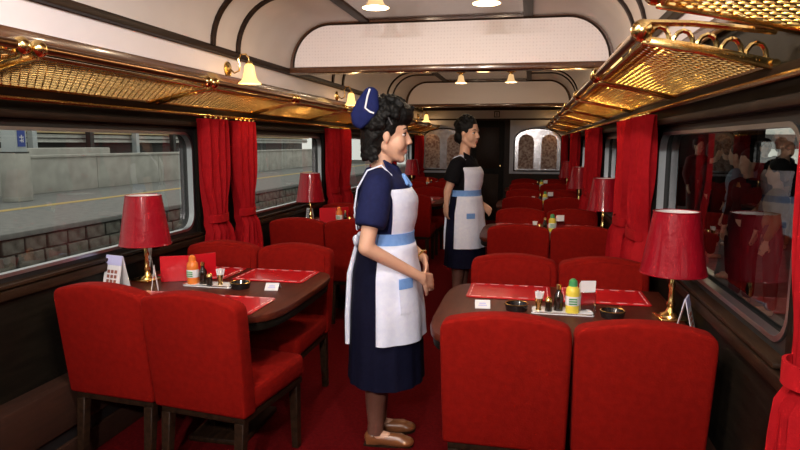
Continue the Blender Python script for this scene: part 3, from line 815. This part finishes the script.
# ------------------------------------------------------------------ people
def hand_parts(m, wrist, direction, palm_n, side, curl=.6, spread=.012, sc=1.0):
    """palm + five fingers; direction: wrist->knuckles, palm_n: palm normal (towards the palm side), side: towards the thumb"""
    d = Vector(direction).normalized(); pn = Vector(palm_n); pn = (pn - d * pn.dot(d)).normalized(); th = d.cross(pn) * (1 if side > 0 else -1)
    wv = Vector(wrist)
    for k in range(5):
        off = th * (-.026 + .013 * k) * sc
        m.cap(wv + off * .65, .013 * sc, wv + d * .078 * sc + off, .0115 * sc, 10)
    lens = [(.026, .020, .016), (.032, .024, .018), (.034, .026, .019), (.031, .023, .018)]
    for k in range(4):
        p = wv + d * .082 * sc + th * (-.030 + .020 * k) * sc
        ang = curl * .55; rad = .0088
        for j, L in enumerate(lens[k]):
            dd = d * math.cos(ang) + pn * math.sin(ang)
            q = p + dd * L * sc; m.cap(p, rad * sc, q, (rad - .0009) * sc, 8)
            p = q; rad -= .0008; ang += curl
    p = wv + d * .022 * sc + th * .030 * sc
    for j, L in enumerate((.036, .030, .022)):
        dd = (d * (.80 + .08 * j) + th * (.55 - .3 * j) + pn * (.25 + .2 * j)).normalized()
        q = p + dd * L * sc; m.cap(p, (.0125 - .0015 * j) * sc, q, (.0115 - .0015 * j) * sc, 8); p = q

def head_parts(m, H):
    m.ball((-.004, 0, .035), (.097, .077, .098), M=H); m.ball((.022, 0, -.035), (.070, .060, .082), M=H)
    m.ball((.060, 0, -.103), (.024, .026, .020), M=H)
    m.cap((.090, 0, .010), .008, (.106, 0, -.030), .011, M=H); m.ball((.098, -.011, -.034), (.011, .008, .008), M=H); m.ball((.098, .011, -.034), (.011, .008, .008), M=H)
    m.cap((.078, -.036, .026), .012, (.078, .036, .026), .012, M=H)
    for sg in (-1, 1):
        m.ball((.050, sg * .034, -.034), (.034, .032, .042), M=H)
        m.ball((-.002, sg * .078, -.006), (.017, .009, .031), M=H)
        m.cap((-.006, sg * .054, -.050), .022, (.045, sg * .024, -.098), .016, M=H)
    m.ball((.079, 0, -.066), (.013, .022, .010), M=H); m.ball((.076, 0, -.077), (.012, .019, .009), M=H)

def lerp_prof(prof, z):
    if z >= prof[0][0]: return prof[0][1:]
    for p, q in zip(prof, prof[1:]):
        if p[0] >= z >= q[0]:
            t = (p[0] - z) / (p[0] - q[0]); t = t * t * (3 - 2 * t)
            return tuple(p[i] + (q[i] - p[i]) * t for i in range(1, len(p)))
    return prof[-1][1:]
def shell(prof, z0, z1, a0, a1, off, nz, na, th=.004, ripple=0, waves=12):
    """cloth shell around the body profile (z, cx, rx, ry) between two heights and two angles"""
    full = abs((a1 - a0) - 360) < 1e-3
    vs = []; fs = []; n = na if full else na + 1
    for L in (0, 1):
        for j in range(nz + 1):
            z = z0 + (z1 - z0) * j / nz
            cx, rx, ry = lerp_prof(prof, z)
            rp = ripple * j / nz
            for i in range(n):
                t = R(a0 + (a1 - a0) * i / na)
                k = off - L * th + rp * math.sin(waves * t) + .4 * rp * math.sin(waves * 1.7 * t + 1)
                vs.append((cx + (rx + k) * math.cos(t), (ry + k) * math.sin(t), z))
    N = n * (nz + 1)
    for j in range(nz):
        for i in range(n if full else na):
            b = j * n + i; c = j * n + (i + 1) % n
            fs += [(b, c, c + n, b + n), (N + b, N + b + n, N + c + n, N + c)]
    for i in range(n if full else na):
        c = (i + 1) % n
        fs += [(i, N + i, N + c, c), (nz * n + i, nz * n + c, N + nz * n + c, N + nz * n + i)]
    if not full:
        for j in range(nz):
            for i in (0, n - 1): b = j * n + i; fs.append((b, b + n, N + b + n, N + b))
    m = MB(); m.add(vs, fs); return m

def put_mesh(name, me, mt, parent):
    me.materials.clear(); me.materials.append(mt); return link(name, me, parent)

def attendant(loc, rz, label, arms, head_yaw, head_x, hz, curly, cap_on, blouse_m, hem, apron_hem, voxel=.0055):
    t = thing('person', label, 'person', loc, rz)
    H = Matrix.Translation((head_x, 0, hz)) @ Matrix.Rotation(head_yaw, 4, 'Z')
    m = MB()
    head_parts(m, H)
    m.cap((-.015, 0, 1.22), .052, (head_x - .02, 0, hz - .07), .043)                 # neck
    m.ball((0, 0, 1.15), (.095, .150, .125)); m.ball((0, 0, .98), (.085, .115, .12)); m.ball((0, 0, .85), (.10, .150, .12))
    for sg in (-1, 1):
        sh, el, wr, dr, pn, cu = arms[sg]
        m.cap((-.005, sg * .06, 1.235), .045, sh, .042); m.cap(sh, .042, el, .034); m.cap(el, .034, wr, .022)
        hand_parts(m, wr, dr, pn, sg, cu)
        hx = -.01; fy = sg * .065
        m.cap((0, sg * .08, .83), .085, (hx + .01, fy, .46), .052); m.cap((hx + .01, fy, .46), .050, (hx - .015, fy, .30), .047); m.cap((hx - .015, fy, .30), .046, (hx - .02, fy, .075), .029)
        m.cap((hx - .03, fy, .045), .030, (hx + .10, fy + sg * .012, .028), .022)
    put_mesh('body', remesh(m, voxel, 5), skin_m, t)
    # face
    for sg in (-1, 1):
        e = MB(); e.ball((.0700, sg * .031, .003), (.0125, .013, .0068), M=H); eo = e.build('eye', eye_m, t, smooth=True)
        e = MB(); e.ball((.0805, sg * .032, .003), (.0032, .0060, .0060), 10, 6, M=H); e.build('iris', iris_m, eo, smooth=True)
        e = MB(); e.tube([H @ Vector(p) for p in ((.091, sg * .016, .028), (.087, sg * .034, .033), (.073, sg * .052, .027))], [.003, .004, .002], 6); e.build('eyebrow', hair_m, t, smooth=True)
        e = MB(); e.tube([H @ Vector(p) for p in ((.083, sg * .020, .008), (.083, sg * .032, .011), (.074, sg * .046, .007))], [.002, .003, .002], 6); e.build('eyelash', hair_m, t, smooth=True)
    e = MB(); e.ball((.0865, 0, -.0665), (.0065, .019, .0042), M=H); e.ball((.0835, 0, -.0755), (.0065, .016, .0048), M=H); e.build('lips', lip_m, t, smooth=True)
    # hair
    h = MB(); rnd = random.Random(3 if curly else 5)
    if curly:
        h.ball((-.022, 0, .052), (.104, .094, .102), M=H); h.ball((-.060, 0, -.02), (.060, .082, .085), M=H); h.ball((.046, 0, .092), (.076, .082, .062), M=H)
        for i in range(420):
            th = rnd.uniform(-PI, PI); ph = rnd.uniform(-.2, 1.5)
            x, y, z = math.cos(th) * math.cos(ph), math.sin(th) * math.cos(ph), math.sin(ph)
            if x > .45 and z < .42: continue
            if abs(y) > .5 and x > .0 and z < .18: continue
            q = rnd.uniform(.98, 1.10 + .22 * max(0, x) + .06 * max(0, z))
            h.ball((-.008 + x * .106 * q, y * .096 * q, .052 + z * .104 * q), rnd.uniform(.008, .017), 8, 6, M=H)
        for i in range(140):
            th = rnd.uniform(PI * .60, PI * 1.40); z = rnd.uniform(-.105, .03)
            h.ball((-.014 + math.cos(th) * .090, math.sin(th) * .090, z), rnd.uniform(.010, .018), 8, 6, M=H)
    else:
        h.ball((-.018, 0, .052), (.104, .090, .100), M=H); h.ball((-.062, 0, -.01), (.055, .078, .085), M=H); h.ball((-.10, 0, -.03), (.035, .045, .05), M=H)
        for i in range(70):
            th = rnd.uniform(-PI, PI); ph = rnd.uniform(.0, 1.5)
            x, y, z = math.cos(th) * math.cos(ph), math.sin(th) * math.cos(ph), math.sin(ph)
            if x > .5 and z < .55: continue
            if abs(y) > .5 and x > .1 and z < .25: continue
            h.ball((-.016 + x * .102, y * .090, .052 + z * .100), rnd.uniform(.012, .020), 8, 6, M=H)
    put_mesh('hair', remesh(h, .005, 1 if curly else 5), hair_m, t)
    # clothes follow one body profile: z, centre x, half depth, half width
    prof = [(1.30, -.015, .055, .075), (1.262, -.010, .075, .145), (1.22, .0, .100, .172), (1.14, .012, .128, .170), (1.08, .012, .125, .160), (.98, .010, .108, .140), (.90, .008, .124, .158), (.80, .006, .142, .182), (.60, .010, .158, .198), (.42, .012, .166, .205), (hem, .012, .170, .208)]
    b = MB(); b.add(*(lambda q: (q.v, q.f))(shell(prof, 1.285, .93, 0, 360, .004, 16, 40, .03)))
    for sg in (-1, 1):
        sh, el = Vector(arms[sg][0]), Vector(arms[sg][1]); mid = sh.lerp(el, .66)
        b.cap((-.005, sg * .10, 1.225), .062, sh, .064); b.tube([sh + Vector((0, 0, .02)), sh.lerp(el, .25), sh.lerp(el, .5), mid, mid + (el - sh).normalized() * .001], [.058, .070, .072, .066, .04], 18)
    b.ball((0, 0, 1.12), (.11, .155, .13))
    put_mesh('blouse', remesh(b, .008, 3), blouse_m, t)
    # collar
    for sg in (-1, 1):
        c = MB(); vs = [(.0, sg * .058, 1.315), (.055, sg * .035, 1.283), (.082, sg * .012, 1.235), (.070, sg * .062, 1.232), (.02, sg * .088, 1.275)]
        vs2 = [(x + .007, y, z + .004) for x, y, z in vs]
        c.add(vs + vs2, [(0, 1, 2, 3, 4), (9, 8, 7, 6, 5)] + [(i, i + 5, (i + 1) % 5 + 5, (i + 1) % 5) for i in range(5)]); c.build('collar', blouse_m, t)
    if cap_on:
        c = MB(); c.cap((.088, 0, 1.245), .012, (.118, 0, 1.205), .010); c.cap((.09, -.01, 1.24), .012, (.105, -.04, 1.215), .011); c.cap((.09, .01, 1.24), .012, (.105, .04, 1.215), .011); c.build('neck_bow', blue_m, t, smooth=True)
    shell(prof, 1.0, hem, 0, 360, .006, 22, 72, .004, .004, 14).build('skirt', navydk_m, t, smooth=True, angle=80)
    # apron: bib, straps, waistband, skirt panel, pocket, bow
    ap = shell(prof, 1.195, .985, -72, 72, .016, 10, 36, .004).build('apron_bib', apron_m, t, smooth=True, angle=80)
    for sg in (-1, 1):
        pts = [(.062, .105 * sg, 1.19), (.045, .100 * sg, 1.25), (.0, .098 * sg, 1.293), (-.06, .092 * sg, 1.27), (-.105, .075 * sg, 1.19), (-.122, .05 * sg, 1.10), (-.115, .03 * sg, 1.0)]
        s_ = MB(); vs = []
        for p in pts: vs += [(p[0], p[1] - .022, p[2]), (p[0], p[1] + .022, p[2])]
        for p in pts: vs += [(p[0] * 1.05, p[1] - .022, p[2] + .006), (p[0] * 1.05, p[1] + .022, p[2] + .006)]
        n2 = len(pts) * 2; fs = []
        for i in range(len(pts) - 1):
            q = i * 2; fs += [(q, q + 1, q + 3, q + 2), (n2 + q, n2 + q + 2, n2 + q + 3, n2 + q + 1), (q, q + 2, n2 + q + 2, n2 + q), (q + 1, n2 + q + 1, n2 + q + 3, q + 3)]
        s_.add(vs, fs); s_.build('shoulder_strap', apron_m, t, smooth=True, angle=60)
    shell(prof, 1.0, .945, -125, 125, .020, 3, 44, .005).build('waistband', blue_m, t, smooth=True, angle=80)
    sk = shell(prof, .95, apron_hem, -97, 97, .021, 18, 64, .004, .006, 7).build('apron_skirt', apron_m, t, smooth=True, angle=80)
    sk['label'] = 'white apron skirt with soft folds'
    for sg in (-1, 1):
        shell(prof, .81, .795, sg * 50 - 12, sg * 50 + 12, .030, 2, 10, .006).build('pocket_hem', blue_m, sk)
        shell(prof, .80, .765, sg * 50 - 12, sg * 50 + 12, .029, 3, 10, .006).build('pocket_top', blue_m, sk)
        shell(prof, .765, .66, sg * 50 - 12, sg * 50 + 12, .027, 5, 10, .006).build('pocket', apron_m, sk)
    bw = MB()
    for sg in (-1, 1):
        bw.ball((-.118, sg * .045, .955), (.016, .045, .028)); bw.tube([(-.12, sg * .012, .95), (-.155, sg * .03, .80), (-.165, sg * .035, .60), (-.165, sg * .03, .47)], [.008, .012, .013, .013], 8)
    bw.ball((-.125, 0, .955), .02); bw.build('apron_bow', apron_m, t, smooth=True)
    # stockings and shoes
    for sg in (-1, 1):
        fy = sg * .065
        st = MB(); st.tube([(-.005, fy, .50), (-.012, fy, .40), (-.026, fy, .30), (-.032, fy, .20), (-.030, fy, .10), (-.034, fy, .055)], [.061, .058, .057, .046, .038, .037], 16); st.build('stocking', stock_m, t, smooth=True)
        s1 = MB(); s1.ball((-.045, fy, .036), (.042, .034, .036)); s1.cap((-.03, fy, .030), .031, (.085, fy + sg * .010, .026), .034); s1.ball((.105, fy + sg * .012, .024), (.045, .038, .024)); s1.box(-.075, -.02, fy - .028, fy + .028, 0.003, .03)
        so = put_mesh('shoe', remesh(s1, .006, 3), shoe_m, t)
        MB().prism([(x, y + fy) for x, y in ((-.085, -.028), (-.02, -.034), (.07, -.036), (.13, -.022 + sg * .01), (.145, sg * .012), (.13, .026 + sg * .01), (.07, .040), (-.02, .034), (-.085, .028))], 'z', 0, .008).build('sole', wood_dk, so)
    return t, H, prof

armsA = {-1: ((-.01, -.175, 1.205), (-.050, -.245, .955), (.182, -.118, .805), (.45, .82, -.34), (-.8, .45, -.25), .50),
         1: ((-.01, .175, 1.205), (.00, .245, .975), (.180, .112, .850), (.18, -.78, -.50), (-.85, -.25, -.2), .42)}
wA, HA, profA = attendant((.035, 2.75, 0), R(7), 'woman in navy blouse, blue cap and white apron with hands clasped', armsA, R(6), .012, 1.425, True, True, navy_m, .31, .52)
# wristwatch on the far wrist
wr = Vector(armsA[1][2]); dr = (wr - Vector(armsA[1][1])).normalized(); c = wr - dr * .02
e1 = dr.cross(Vector((0, 0, 1))).normalized(); e2 = dr.cross(e1)
m = MB(); m.tube([c + (e1 * math.cos(2 * PI * k / 20) + e2 * math.sin(2 * PI * k / 20)) * .027 for k in range(21)], .0055, 8, False); wb = m.build('watch_strap', brass, wA, smooth=True)
MB().lathe([(.0, -.004), (.014, -.004), (.014, .004), (.0, .004)], 16, M=Matrix.Translation(c - e2 * .029)).build('watch_face', brass, wb)
# folded cap with white piping
def capP(x, z): return (x, z)
cp = [(-.005, .205), (.012, .185), (.018, .11), (-.005, .075), (-.075, .02), (-.118, .045), (-.125, .09), (-.095, .145), (-.045, .205)]
cp = [(x * .86 - .048, z) for x, z in cp]
ct = MB().prism(cp, 'y', -.106, .106, HA).build('folded_cap', cap_m, wA, bevel=.018, seg=3)
for sg in (-1, 1):
    m = MB(); m.tube([HA @ Vector((x * .86 - .048, sg * .1085, z)) for x, z in ((-.028, .195), (-.040, .165), (-.052, .115), (-.030, .100), (-.008, .093))], .0042, 6); m.build('white_piping', white_p, ct, smooth=True)
    m = MB(); m.tube([HA @ Vector((x, sg * .092, z)) for x, z in ((-.002, .088), (.022, .045))], .0035, 6); m.build('hair_clip', steel, wA, smooth=True)

armsB = {-1: ((-.01, -.175, 1.215), (-.075, -.215, .995), (-.085, -.215, .80 + .09), (-.15, .25, -.95), (.6, .8, 0), .35),
         1: ((-.01, .175, 1.215), (-.03, .215, .985), (.10, .17, .86), (.8, -.3, -.5), (-.2, -.9, 0), .4)}
attendant((.135, 5.40, 0), R(-14), 'woman in black blouse and white apron standing with one arm hanging down', armsB, R(-12), .02, 1.475, False, False, black_cl, .34, .51, .0065)

# the crowd on the dark platform
def bystander(x, y, rz, h, top_m, leg_m, label, bag=None):
    t = thing('person', label, 'person', (x, y, -.12), rz)
    k = h / 1.62
    S = Matrix.Scale(k, 4)
    H = S @ Matrix.Translation((.01, 0, 1.49))
    m = MB(); head_parts(m, H); m.cap((-.01, 0, 1.28), .05, (0, 0, 1.42), .047, M=S)
    m.ball((0, 0, 1.16), (.10, .15, .15), M=S); m.ball((0, 0, .92), (.10, .145, .13), M=S)
    for sg in (-1, 1):
        m.cap((0, sg * .09, .88), .085, (.0, sg * .08, .48), .055, M=S); m.cap((0, sg * .08, .48), .055, (-.02, sg * .08, .08), .035, M=S); m.cap((-.02, sg * .08, .04), .035, (.12, sg * .09, .03), .03, M=S)
        m.cap((0, sg * .17, 1.25), .045, (-.02, sg * .21, 1.0), .036, M=S); m.cap((-.02, sg * .21, 1.0), .036, (.06, sg * .20, .80), .025, M=S)
        mm = MB(); hand_parts(mm, (.06, sg * .20, .79), (.3, 0, -1), (0, -sg, 0), sg, .3); m.add(mm.v, mm.f, S)
    put_mesh('body', remesh(m, .011, 2), skin_m, t)
    c = MB(); c.ball((0, 0, 1.17), (.125, .175, .17), M=S); c.ball((0, 0, .98), (.12, .16, .15), M=S); c.cap((0, -.10, 1.27), .07, (0, .10, 1.27), .07, M=S)
    for sg in (-1, 1): c.cap((0, sg * .16, 1.25), .065, (-.02, sg * .21, 1.0), .055, M=S); c.cap((-.02, sg * .21, 1.0), .054, (.05, sg * .205, .84), .042, M=S)
    put_mesh('jacket', remesh(c, .014, 2), top_m, t)
    c = MB()
    for sg in (-1, 1): c.cap((0, sg * .085, .90), .105, (.0, sg * .085, .48), .078, M=S); c.cap((0, sg * .085, .48), .078, (-.02, sg * .085, .12), .062, M=S)
    put_mesh('trousers', remesh(c, .014, 2), leg_m, t)
    hh = MB(); hh.ball((-.018, 0, .052), (.105, .092, .102), M=H); hh.ball((-.055, 0, -.01), (.06, .08, .09), M=H); put_mesh('hair', remesh(hh, .012, 1), hair_m, t)
tan_cl = mat('tan_cloth', (.22, .13, .06), .8); grey_cl = mat('grey_cloth', (.03, .03, .033), .8); pale_cl = mat('pale_blue_cloth', (.22, .25, .32), .8); red_cl = mat('dull_red_cloth', (.08, .012, .012), .8)
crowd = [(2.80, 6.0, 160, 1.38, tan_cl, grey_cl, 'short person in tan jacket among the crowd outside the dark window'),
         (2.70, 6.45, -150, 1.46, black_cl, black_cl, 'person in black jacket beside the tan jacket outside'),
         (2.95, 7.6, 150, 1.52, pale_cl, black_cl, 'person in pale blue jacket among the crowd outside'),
         (3.07, 9.0, 20, 1.55, black_cl, black_cl, 'person in black standing apart near the added dark kiosk box'),
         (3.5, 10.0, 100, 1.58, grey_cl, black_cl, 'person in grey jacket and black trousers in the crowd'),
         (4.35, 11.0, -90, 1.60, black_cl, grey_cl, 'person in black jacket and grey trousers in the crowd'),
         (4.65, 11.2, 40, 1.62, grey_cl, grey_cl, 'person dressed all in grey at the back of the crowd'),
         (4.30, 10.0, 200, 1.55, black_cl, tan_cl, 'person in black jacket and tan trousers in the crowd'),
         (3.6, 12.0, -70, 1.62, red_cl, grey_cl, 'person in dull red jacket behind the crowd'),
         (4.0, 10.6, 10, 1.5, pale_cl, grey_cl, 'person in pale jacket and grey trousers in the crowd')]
for q in crowd: bystander(q[0], q[1], R(q[2]), *q[3:])
